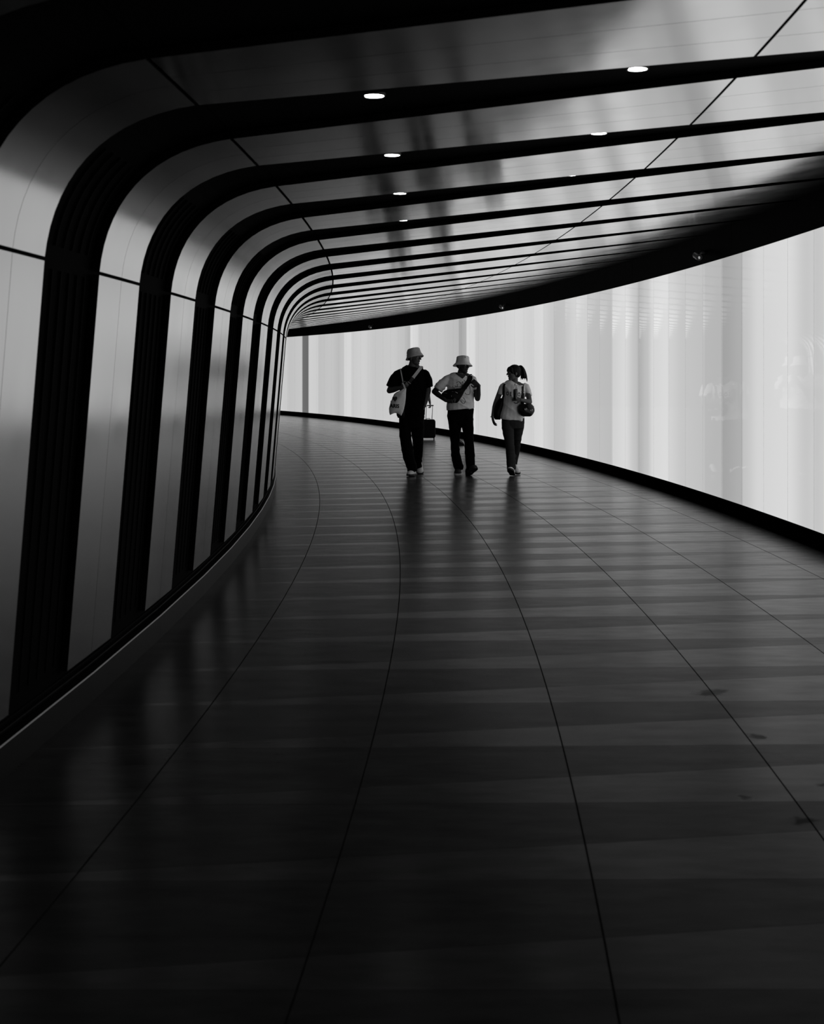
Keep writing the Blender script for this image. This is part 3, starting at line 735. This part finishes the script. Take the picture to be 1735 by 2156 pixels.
sh = [spans([(785.5, 960, 982, .012, .058), (788.5, 953, 988, .014, .08), (791, 948, 991.5, .015, .09), (795, 942, 996, .02, .11), (806, 940, 998, .015, .128), (825, 942, 998.5, .01, .135), (845, 941, 997.5, .01, .138), (856, 939.5, 998, .01, .14), (861.5, 940, 998.5, .01, .14)], Y2, True),
      tube([at(951, 795, Y2 + .02), at(941, 799, Y2 + .02), at(931, 809, Y2 + .015), at(922.5, 819.5, Y2 + .01)], [(.05, .06), (.062, .075), (.066, .078), (.062, .08)], 18, True),
      tube([at(988, 795, Y2 + .02), at(995, 800, Y2 + .02), at(1000, 812, Y2 + .01), at(1002, 822, Y2)], [(.05, .06), (.055, .07), (.05, .07), (.048, .07)], 18, True)]
def vneck(c, f0=folds_fn(.016, .84, -.54, 9, 11)): return f0(c)
shirt2 = fuse('t_shirt', sh, .007, M['white_tee'], p2, 3, vneck); t2 = bvh(shirt2)
# open V of the neck, worn over the collar
keep(patch([(958.5, 786), (966, 792), (974, 797.5), (979, 792.5), (983, 787), (978, 783), (966, 783)], Y2, [t2], M['skin2'], 'neck_opening', .004), p2)
tr = [spans([(859.5, 941.5, 998, .01, .12), (866, 942, 997.5, .01, .125), (876, 941.5, 996, .01, .12), (893, 945, 997, .01, .1)], Y2, True),
      spans([(876, 941.8, 972, .0, .11), (890, 945, 972, .0), (905, 945.7, 970.6, 0), (920, 948, 968.5, .02), (934, 949, 966.5, .03), (957, 949.8, 968.8, .08), (972, 952.5, 973, .12), (983, 956, 975.8, .13), (990, 958, 975.5, .13)], Y2, True, .95),
      spans([(876, 969, 996, .0, .11), (892, 971, 997.2, -.02), (911, 975, 997, -.06), (936, 978, 998, -.1), (955, 979, 999.5, -.12), (972, 980, 1000.7, -.14), (984, 981.5, 1001, -.15), (990, 982, 999, -.15)], Y2, True, .95)]
fuse('trousers', tr, .008, M['trouser'], p2, 3, folds_fn(.009, .8, .6, 9, 5))
hat(p2, hc + up * .038 - fw * .002, (up - fw * .13 + sd * .12).normalized(), fw, .090, .094, .044, .042, M['hat_pale'])
th2 = [bvh(o) for o in p2.children if o.name.startswith('bucket_hat')]
g = letters('K', 979.8, 751.8, 3.0, Y2, th2, M['print'], .2, 'hat_emblem', .7, .06); keep(g, p2)
shoe(p2, Vector((at(965, 998, 20.2).x, 20.26, .02)), Vector((at(963.5, 1001, 19.95).x, 19.94, 0.)), Vector((0, 0, 1)), .29, .108, M['canvas_shoe'], M['white'])
hl = Vector((at(986, 1001, 19.92).x, 19.95, .0)); shoe(p2, hl, hl + Vector((.085, -.22, .105)), Vector((-.15, .35, 1)), .29, .108, M['canvas_shoe'], M['sole'])
for s_ in (1, -1):
    v, f = ellip(hp(.076, s_ * .03, .006), fw, sd, up, .010, .014, .009, 10, 6); keep(mesh('eye', v, f, (M['eye'],), smooth=True), p2)
# line drawing printed on the chest: thin strokes
strokes = [[(961, 806), (966, 803), (971, 807), (975, 803), (973, 811), (968, 814), (960, 814.5), (956, 817), (953, 813.5)],
           [(967, 803.5), (974, 811), (980, 806), (977, 800)], [(989, 812), (990, 820), (989, 830), (984, 830.5)],
           [(979, 827), (983, 831), (987, 830)], [(976, 837), (980, 845), (975.5, 850), (970, 843)], [(958, 812), (962, 815), (964, 809)]]
for st in strokes:
    pts = resample([hit([t2], x, y, Y2, .0025) for x, y in st], 4); v, f = tube(pts, [.0028] * len(pts), 6); keep(mesh('printed_line', v, f, (M['print'],)), p2)

sb = empty('sling_bag', at(955, 846, Y2 - .2), 'black nylon sling bag worn across the chest of a pale t-shirt', 'bag')
rows = [(817.5, 963, 984), (820, 943, 981), (823, 935, 978.5), (828, 930, 976), (834, 929.5, 973), (840, 932, 969), (845, 937, 966), (848.5, 950, 962)]
sbo = keep(pillow(rows, Y2, -.19, .05, 'bag_body', M['nylon'], 16, .05), sb); tsb = bvh(sbo)
pts = [at(970, 827, Y2 - .19), hit([t2], 978, 815, Y2, .02), hit([t2], 985, 806, Y2, .012), hit([t2], 989.5, 797, Y2, .012), hit([t2], 989, 791.5, Y2, .012)]
pts = resample(pts, 3); pts += [Vector((pts[-1].x, Y2 + .03, pts[-1].z + .02)), Vector((pts[-1].x - .01, Y2 + .12, pts[-1].z - .05))]
wr_ = [Vector((0, -1, .2))] * (len(pts) - 2) + [Vector((0, -.1, 1)), Vector((0, .9, .4))]
keep(ribbon(pts, .07, .006, name='strap', matl=M['nylon'], nrm=wr_), sb)
for st, nm in (([(951.5, 824.6), (956, 824.2), (960, 825.5), (963.5, 828)], 'zip'), ([(933.5, 826.5), (937, 827.5), (940, 828)], 'zip'), ([(950, 833.5), (950.8, 834.3)], 'zip_pull'), ([(954.5, 840.2), (956, 840.4)], 'zip_pull')):
    q = [hit([tsb], x, y, Y2, .003) for x, y in st]; v, f = tube(q, [.003] * len(q), 6); keep(mesh(nm, v, f, (M['metal'],), smooth=True), sb)

# ------------------------------------------------------------------ person 3: woman with ponytail
Y3 = 20.0
p3 = empty('person', (at(1079, 1003, Y3).x, Y3, 0), 'person with dark ponytail in pale grey t-shirt and jeans looking aside', 'person', 'people walking through the tunnel')
hc = at(1081.5, 785, Y3); S, hp, (fw, sd, up) = head_parts(hc, -1.2, .03, 0, .94)
el1 = at(1043.5, 849, Y3 + .03); wr1 = at(1037, 877.5, Y3 - .03)
el2 = at(1115.5, 846.5, Y3 - .07); wr2 = at(1096.5, 842, Y3 - .21)
body = S + [tube([hc - up * .055 - fw * .015, at(1083.5, 803, Y3 + .01), at(1083, 814, Y3 + .02)], [.045, .047, .062], 16)]
body += [spans([(811, 1064, 1102, .02, .06), (830, 1062, 1103, .01, .09), (855, 1064, 1100, .01, .085), (882, 1060, 1102, .01, .10)], Y3, False)]
body += arm_parts(at(1057, 816, Y3 + .02), el1, wr1, .82) + arm_parts(at(1109, 816, Y3 + .02), el2, wr2, .82)
body += hand_parts(wr1, Vector((.18, -.25, -1)), Vector((.9, .3, .1)), .42, .88, -1, .04, .5)
body += hand_parts(wr2, Vector((-1, -.25, .22)), Vector((-.1, -.2, -1)).cross(Vector((-1, -.25, .22))) * 1.0, .62, .86, 1, .04, .5)
body += [tube([at(a_, b_, Y3 + c_) for (a_, b_, c_) in q], [.07, .034, .026, .024], 12) for q in [[(1070, 884, 0.0), (1073, 937, -0.1), (1076, 967, -0.12), (1078, 993, -0.14)], [(1090, 884, 0.02), (1088, 937, 0.18), (1084, 970, 0.3), (1082, 990, 0.32)]]]
fuse('body', body, .0045, M['skin'], p3, 3)
hs = [ellip(hp(-.018, 0, .034), fw, sd, up, .098, .082, .086), ellip(hp(-.045, 0, -.015), fw, sd, up, .064, .076, .06), ellip(hp(.04, .0, .062), fw, sd, up, .052, .062, .036)]
hs += [tube([hp(.06, .05, .055), hp(.066, .062, .03), hp(.045, .07, -.005)], [.026, .022, .010], 8), tube([hp(.06, -.05, .055), hp(.066, -.062, .03), hp(.045, -.07, -.005)], [.022, .018, .008], 8)]
hs += [tube([hp(-.085, 0, .06), at(1093.5, 772.5, Y3 + .04)], [.03, .018], 10)]
rr3 = random.Random(5)
for k in range(20):
    j = rr3.uniform(-1, 1); q = rr3.uniform(-1, 1); e_ = rr3.uniform(-3, 3)
    hs.append(tube(resample([at(1091.5, 772.8 + j, Y3 + .04), at(1096.5 + j * .8, 770.3 + abs(j) * 1.2, Y3 + .05 + q * .02), at(1100.5 + j * 2.2, 776 + abs(j), Y3 + .05 + q * .03), at(1102.8 + j * 4.6, 788, Y3 + .05 + q * .04), at(1103.5 + j * 7.2, 798 + e_ + (4 if j > .4 else 0), Y3 + .05 + q * .03)], 3), [.010, .011, .012, .013, .014, .015, .015, .015, .014, .013, .011, .007, .003], 8))
fuse('hair', hs, .005, M['hair'], p3, 1)
v, f = tube([at(1093.5, 772.5, Y3 + .04) + Vector((.006 * math.cos(a), .018 * math.sin(a), .018 * math.cos(a))) for a in [k * math.pi / 6 for k in range(13)]], [.006] * 13, 8, True); keep(mesh('hair_tie', v, f, (M['black_cloth'],), smooth=True), p3)
sh = [spans([(805.5, 1072, 1097, .012, .055), (808, 1064, 1102, .015, .08), (812, 1058, 1107, .02, .098), (822, 1057, 1108, .01, .115), (838, 1059, 1105, .005, .12), (855, 1057.5, 1104, .005, .12), (872, 1053, 1104, .005, .125), (884, 1050.5, 1104.3, .005, .13)], Y3, True),
      tube([at(1064, 811, Y3 + .02), at(1058.5, 814, Y3 + .02), at(1056, 822, Y3 + .02), at(1054, 831, Y3 + .02)], [(.042, .055), (.048, .062), (.048, .064), (.044, .064)], 16, True),
      tube([at(1102, 811, Y3 + .02), at(1108, 814, Y3 + .02), at(1110.5, 822, Y3 + .015), at(1113.2, 834, Y3 + .01)], [(.042, .055), (.048, .062), (.05, .064), (.046, .064)], 16, True)]
shirt3 = fuse('t_shirt', sh, .007, M['grey_tee'], p3, 3, folds_fn(.015, .62, -.78, 9, 21)); t3 = bvh(shirt3)
tr = [spans([(880, 1056, 1104, .005, .11), (890, 1055.7, 1104.3, .005, .12), (902, 1057, 1103, .005, .1)], Y3, True),
      spans([(888, 1055.7, 1082, -.01, .1), (900, 1056.3, 1082, -.03), (919, 1060.5, 1082.4, -.07), (937, 1064, 1083, -.1), (952, 1065, 1084, -.1), (967, 1066.5, 1085.4, -.12), (980, 1067, 1086, -.14), (988.5, 1067, 1086.4, -.14)], Y3, True, .95),
      spans([(888, 1080, 1104.3, .02, .1), (900, 1080, 1103.5, .05), (919, 1080, 1099, .1), (937, 1081, 1096, .18), (950, 1081, 1094.5, .24), (959, 1079, 1092.5, .28), (970, 1076, 1090, .3), (987, 1074, 1087, .32)], Y3, True, .95)]
fuse('jeans', tr, .007, M['jeans'], p3, 3, folds_fn(.006, 1, 0, 12, 31))
hl = Vector((at(1080, 1002, 19.83).x, 19.9, .005)); shoe(p3, hl, hl + Vector((-.05, -.2, .085)), Vector((.1, .4, 1)), .245, .09, M['white'], M['sole'], .07)
hl = Vector((at(1084, 998, 20.35).x, 20.35, .06)); shoe(p3, hl, hl + Vector((.03, -.24, -.058)), Vector((0, -.2, 1)), .245, .088, M['white'], M['sole'], .07)
v, f = tube([wr1 + Vector((.028 * math.cos(a), .028 * math.sin(a), .004 * math.sin(a))) for a in [k * math.pi / 8 for k in range(17)]], [.0045] * 17, 8, True); keep(mesh('bracelet', v, f, (M['metal'],), smooth=True), p3)
for s_ in (1, -1):
    v, f = ellip(hp(.076, s_ * .03, .006), fw, sd, up, .010, .014, .009, 10, 6); keep(mesh('eye', v, f, (M['eye'],), smooth=True), p3)
for ch, x, y in (('O', 1068.5, 828.5), ('E', 1075.6, 829.2), ('S', 1086.2, 830.2), ('O', 1093.2, 830.5)):
    keep(letters(ch, x, y, 8.6, Y3, [t3], M['heart'], -.03, 'shirt_letter', .62, .03), p3)

# bottle in her hand
bo = empty('water_bottle', at(1085, 838, Y3 - .27), 'clear plastic drink bottle with white cap held against a grey t-shirt', 'bottle')
Yb = Y3 - .265; c0 = at(1085.2, 842, Yb); zz = lambda py: at(1085, py, Yb).z - c0.z; tilt = Vector((.0, -.06, 1)).normalized()
prof = [(.018, 0), (.029, .004), (.031, .015), (.0285, .05), (.031, .09), (.031, zz(820)), (.026, zz(816.5)), (.015, zz(813)), (.0125, zz(810.5))]
v, f = lathe(prof, 20, c0, tilt); keep(mesh('bottle_body', v, f, (M['clear'],), smooth=True), bo)
v, f = lathe([(r_ - .002, h_) for r_, h_ in prof[:5]] + [(.029, zz(822)), (.02, zz(819.5)), (.003, zz(819))], 20, c0 + tilt * .001, tilt); keep(mesh('drink', v, f, (M['drink'],), smooth=True), bo)
v, f = lathe([(.014, zz(810.6)), (.0155, zz(810.4)), (.0155, zz(807.8)), (.013, zz(807.2))], 16, c0, tilt); keep(mesh('cap', v, f, (M['white'],)), bo)

# dark shoulder bag on her far side of the picture, small handbag on the other
kb = empty('shoulder_bag', at(1050, 884, Y3 + .05), 'large slack black shoulder bag hanging between arm and grey t-shirt', 'bag')
keep(pillow([(838, 1054, 1061), (846, 1047, 1061), (856, 1041.5, 1059.5), (866, 1039, 1057), (875, 1039, 1054), (881, 1040.5, 1053), (883.5, 1043, 1054)], Y3, -.02, .06, 'bag_body', M['nylon'], 12, .06), kb)
pts = [at(1058, 840, Y3 - .05)] + [hit([t3], 1060.5, 832 - 4.4 * k, Y3, .01) if k < 5 else hit([t3], 1061.5 + (k - 5) * 1., 810.5 - (k - 5) * 1.5, Y3, .008) for k in range(7)]
pts += [Vector((pts[-1].x + .005, Y3 + .03, pts[-1].z + .02)), Vector((pts[-1].x, Y3 + .1, pts[-1].z - .04))]
keep(ribbon(pts, .028, .004, name='strap', matl=M['nylon'], nrm=[Vector((0, -1, .1))] * 8 + [Vector((0, -.1, 1)), Vector((0, .9, .4))]), kb)
hb = empty('handbag', at(1108, 877, Y3 - .05), 'small black leather handbag with two bright buckles under the bent arm', 'handbag')
rows = [(850, 1097, 1118), (852, 1093, 1121), (856, 1090.3, 1124), (861, 1090, 1125.5), (866, 1090.8, 1125.5), (871, 1093, 1123), (875, 1097, 1120), (877, 1101, 1116)]
hbo = keep(pillow(rows, Y3, -.13, .055, 'bag_body', M['leather'], 16, .08), hb); thb = bvh(hbo)
for (x, y) in ((1107, 861.5), (1119.5, 864)):
    q = hit([thb], x, y, Y3, .004)
    for k in range(1):
        v, f = tube([q + Vector((.012 * math.cos(a), 0, .016 * math.sin(a))) for a in [j * math.pi / 6 for j in range(13)]], [.005] * 13, 8, True); keep(mesh('buckle', v, f, (M['metal'],), smooth=True), hb)
q = [hit([thb], 1092 + 4 * k, 856 + 1.6 * math.sin(k * .45), Y3, .003) for k in range(9)]; v, f = tube(q, [.004] * 9, 6); keep(mesh('flap_edge', v, f, (M['leather'],)), hb)
pts = [at(1100, 853, Y3 - .13), hit([t3], 1100, 838, Y3, .014)] + [hit([t3], 1100.3 + .15 * k, 832 - 4.2 * k, Y3, .01) for k in range(6)]
pts += [Vector((pts[-1].x, Y3 + .03, pts[-1].z + .02)), Vector((pts[-1].x, Y3 + .1, pts[-1].z - .05))]
keep(ribbon(pts[:4], .044, .006, name='strap', matl=M['leather'], nrm=[Vector((0, -1, .1))] * 4), hb)
keep(ribbon(pts[3:], .026, .005, name='strap', matl=M['leather'], nrm=[Vector((0, -1, .1))] * 5 + [Vector((0, -.1, 1)), Vector((0, .9, .4))]), hb)
q = hit([t3], 1100.8, 824, Y3, .016); v, f = tube([q - Vector((.02, 0, 0)), q + Vector((.02, 0, 0))], [.004, .004], 8); keep(mesh('strap_ring', v, f, (M['metal'],)), hb)

# ------------------------------------------------------------------ two people farther back, almost hidden
def back_person(Y, x, top, lab, legs, feet, arm=None):
    e = empty('person', (x, Y, 0), lab, 'person', 'people walking through the tunnel')
    hc = Vector((x, Y, top - .115)); S, hp, (fw, sd, up) = head_parts(hc, math.pi * .95, 0, 0, .95)
    v3 = lambda a, b_, c_: Vector((x + a, Y + b_, c_)); sz = top - .32
    b_ = S + [tube([hc - up * .06, v3(0, .01, sz + .06), v3(0, .01, sz)], [.048, .05, .06], 12), tube([v3(0, 0, sz - .02), v3(0, 0, sz - .3), v3(0, 0, .85)], [(.14, .08), (.13, .09), (.14, .1)], 16)]
    for s_ in (-1, 1):
        sp = v3(s_ * .17, 0, sz - .04)
        if s_ == 1 and arm: el, wr = arm
        else: el, wr = v3(s_ * .17, -.03, sz - .33), v3(s_ * .12, -.2, sz - .5)
        b_ += arm_parts(sp, el, wr, .88)
        b_ += hand_parts(wr, (wr - el) + Vector((0, 0, -.05)), Vector((-s_, .2, 0)), 1.1 if arm and s_ == 1 else .5, .9, 1, .02, .8)
    for (k0_, k1_, k2_) in legs: b_.append(tube([k0_, k1_, k2_], [.08, .055, .04], 12))
    fuse('body', b_, .006, M['skin'], e, 3)
    fuse('hair', [ellip(hp(-.02, 0, .025), fw, sd, up, .096, .082, .085), ellip(hp(-.05, 0, -.03), fw, sd, up, .055, .07, .06)], .007, M['hair'], e, 2)
    sh = [tube([v3(0, 0, sz + .04), v3(0, 0, sz - .02), v3(0, 0, sz - .15), v3(0, 0, sz - .4), v3(0, 0, .86)], [(.08, .06), (.18, .09), (.18, .115), (.16, .11), (.165, .12)], 16, True)]
    for s_ in (-1, 1):
        sp = v3(s_ * .16, 0, sz - .03); el = arm[0] if s_ == 1 and arm else v3(s_ * .17, -.03, sz - .33)
        sh.append(tube([sp, sp.lerp(el, .75)], [.068, .066], 14, True))
    fuse('t_shirt', sh, .01, M['black_cloth'], e, 2, folds_fn(.005))
    tr = [tube([v3(0, 0, .9), v3(0, 0, .8)], [(.15, .11), (.14, .1)], 16, True)] + [tube([a_, m_, c_], [(.088, .09), (.07, .075), (.065, .07)], 14, True) for (a_, m_, c_) in legs]
    fuse('trousers', tr, .01, M['trouser'], e, 2)
    for (hl_, to_) in feet: shoe(e, hl_, to_, Vector((0, 0, 1)) if abs(hl_.z - to_.z) < .08 else Vector((0, .8, .6)), .26, .095, M['canvas_shoe'], M['sole'])
    return e
Y4 = 30.4; x4 = .10
V = Vector
wr4 = at(905.5, 849, Y4 - .05)
back_person(Y4, x4, 1.63, 'dark haired person behind the tall person in black, one arm pulling a suitcase',
    [(V((x4 - .08, Y4, .85)), V((x4 - .06, Y4, .46)), V((x4 - .03, Y4 - .08, .08))), (V((x4 + .08, Y4, .85)), V((x4 + .09, Y4 - .02, .46)), V((x4 + .09, Y4 + .05, .08)))],
    [(V((x4 - .03, Y4 - .14, 0)), V((x4 - .03, Y4 + .1, 0))), (V((x4 + .09, Y4 - .02, 0)), V((x4 + .1, Y4 + .22, 0)))],
    (V((x4 + .235, Y4 - .02, 1.03)), wr4))
su = empty('suitcase', (at(901.5, 922, 30.6).x, 30.6, 0), 'small black wheeled suitcase with raised pull handle standing on the floor', 'suitcase')
xs_ = su.location.x + .005; Ys = 30.6
def rbox(cx_, cy_, z0, z1, hw, hd, r=.05, seg=5):
    out = []
    for (sx, sz_, a0) in ((1, 1, 0), (-1, 1, .5), (-1, -1, 1), (1, -1, 1.5)):
        for k in range(seg + 1):
            a = (a0 + .5 * k / seg) * math.pi; out.append((cx_ + sx * (hw - r) + r * math.cos(a), ((z1 - r) if sz_ > 0 else (z0 + r)) + r * math.sin(a)))
    n = len(out); v = []; f = []
    for (y, k) in ((-hd, .93), (-hd + .02, 1), (hd - .02, 1), (hd, .93)):
        mz = (z0 + z1) / 2
        v += [V((cx_ + (x - cx_) * k, cy_ + y, mz + (z - mz) * k)) for x, z in out]
    for j in range(3): f += [(j * n + k, j * n + (k + 1) % n, (j + 1) * n + (k + 1) % n, (j + 1) * n + k) for k in range(n)]
    f += [tuple(range(n))[::-1], tuple(3 * n + k for k in range(n))]
    return v, f
v, f = rbox(xs_, Ys, .035, .435, .152, .1); keep(mesh('case', v, f, (M['nylon'],)), su)
for sx in (-1, 1):
    v, f = tube([V((xs_ + sx * .066 + .01, Ys - .07, .42)), V((xs_ + sx * .066 + .025, Ys - .13, .735))], [.008, .007], 8); keep(mesh('handle_tube', v, f, (M['metal'],)), su)
    v, f = tube([V((xs_ + sx * .12 - .012, Ys, .022)), V((xs_ + sx * .12 + .012, Ys, .022))], [.022, .022], 14, True); keep(mesh('wheel', v, f, (M['sole'],)), su)
    v, f = tube([V((xs_ + sx * .12, Ys, .02)), V((xs_ + sx * .12, Ys, .05))], [.012, .014], 8, True); keep(mesh('wheel_fork', v, f, (M['plastic'],)), su)
v, f = tube([V((xs_ - .075 + .025, Ys - .13, .735)), V((xs_ + .075 + .025, Ys - .13, .735))], [.013, .013], 10); keep(mesh('grip', v, f, (M['plastic'],)), su)
v, f = tube([V((xs_ - .05, Ys - .02, .43)), V((xs_ - .03, Ys - .02, .455)), V((xs_ + .03, Ys - .02, .455)), V((xs_ + .05, Ys - .02, .43))], [.008] * 4, 8); keep(mesh('carry_handle', v, f, (M['strap'],)), su)
Y5 = 28.2; x5 = 1.0
back_person(Y5, x5, 1.54, 'person hidden behind the pale hatted person, only a lifted shoe showing between the legs',
    [(V((x5 - .07, Y5, .85)), V((x5 - .15, Y5 - .05, .47)), V((x5 - .17, Y5 - .2, .17))), (V((x5 + .09, Y5, .85)), V((x5 + .11, Y5 + .05, .46)), V((x5 + .13, Y5 + .1, .08)))],
    [(V((x5 - .13, Y5 - .24, .09)), V((x5 + .0, Y5 - .08, .0))), (V((x5 + .13, Y5 + .04, 0)), V((x5 + .14, Y5 + .28, 0)))], None)
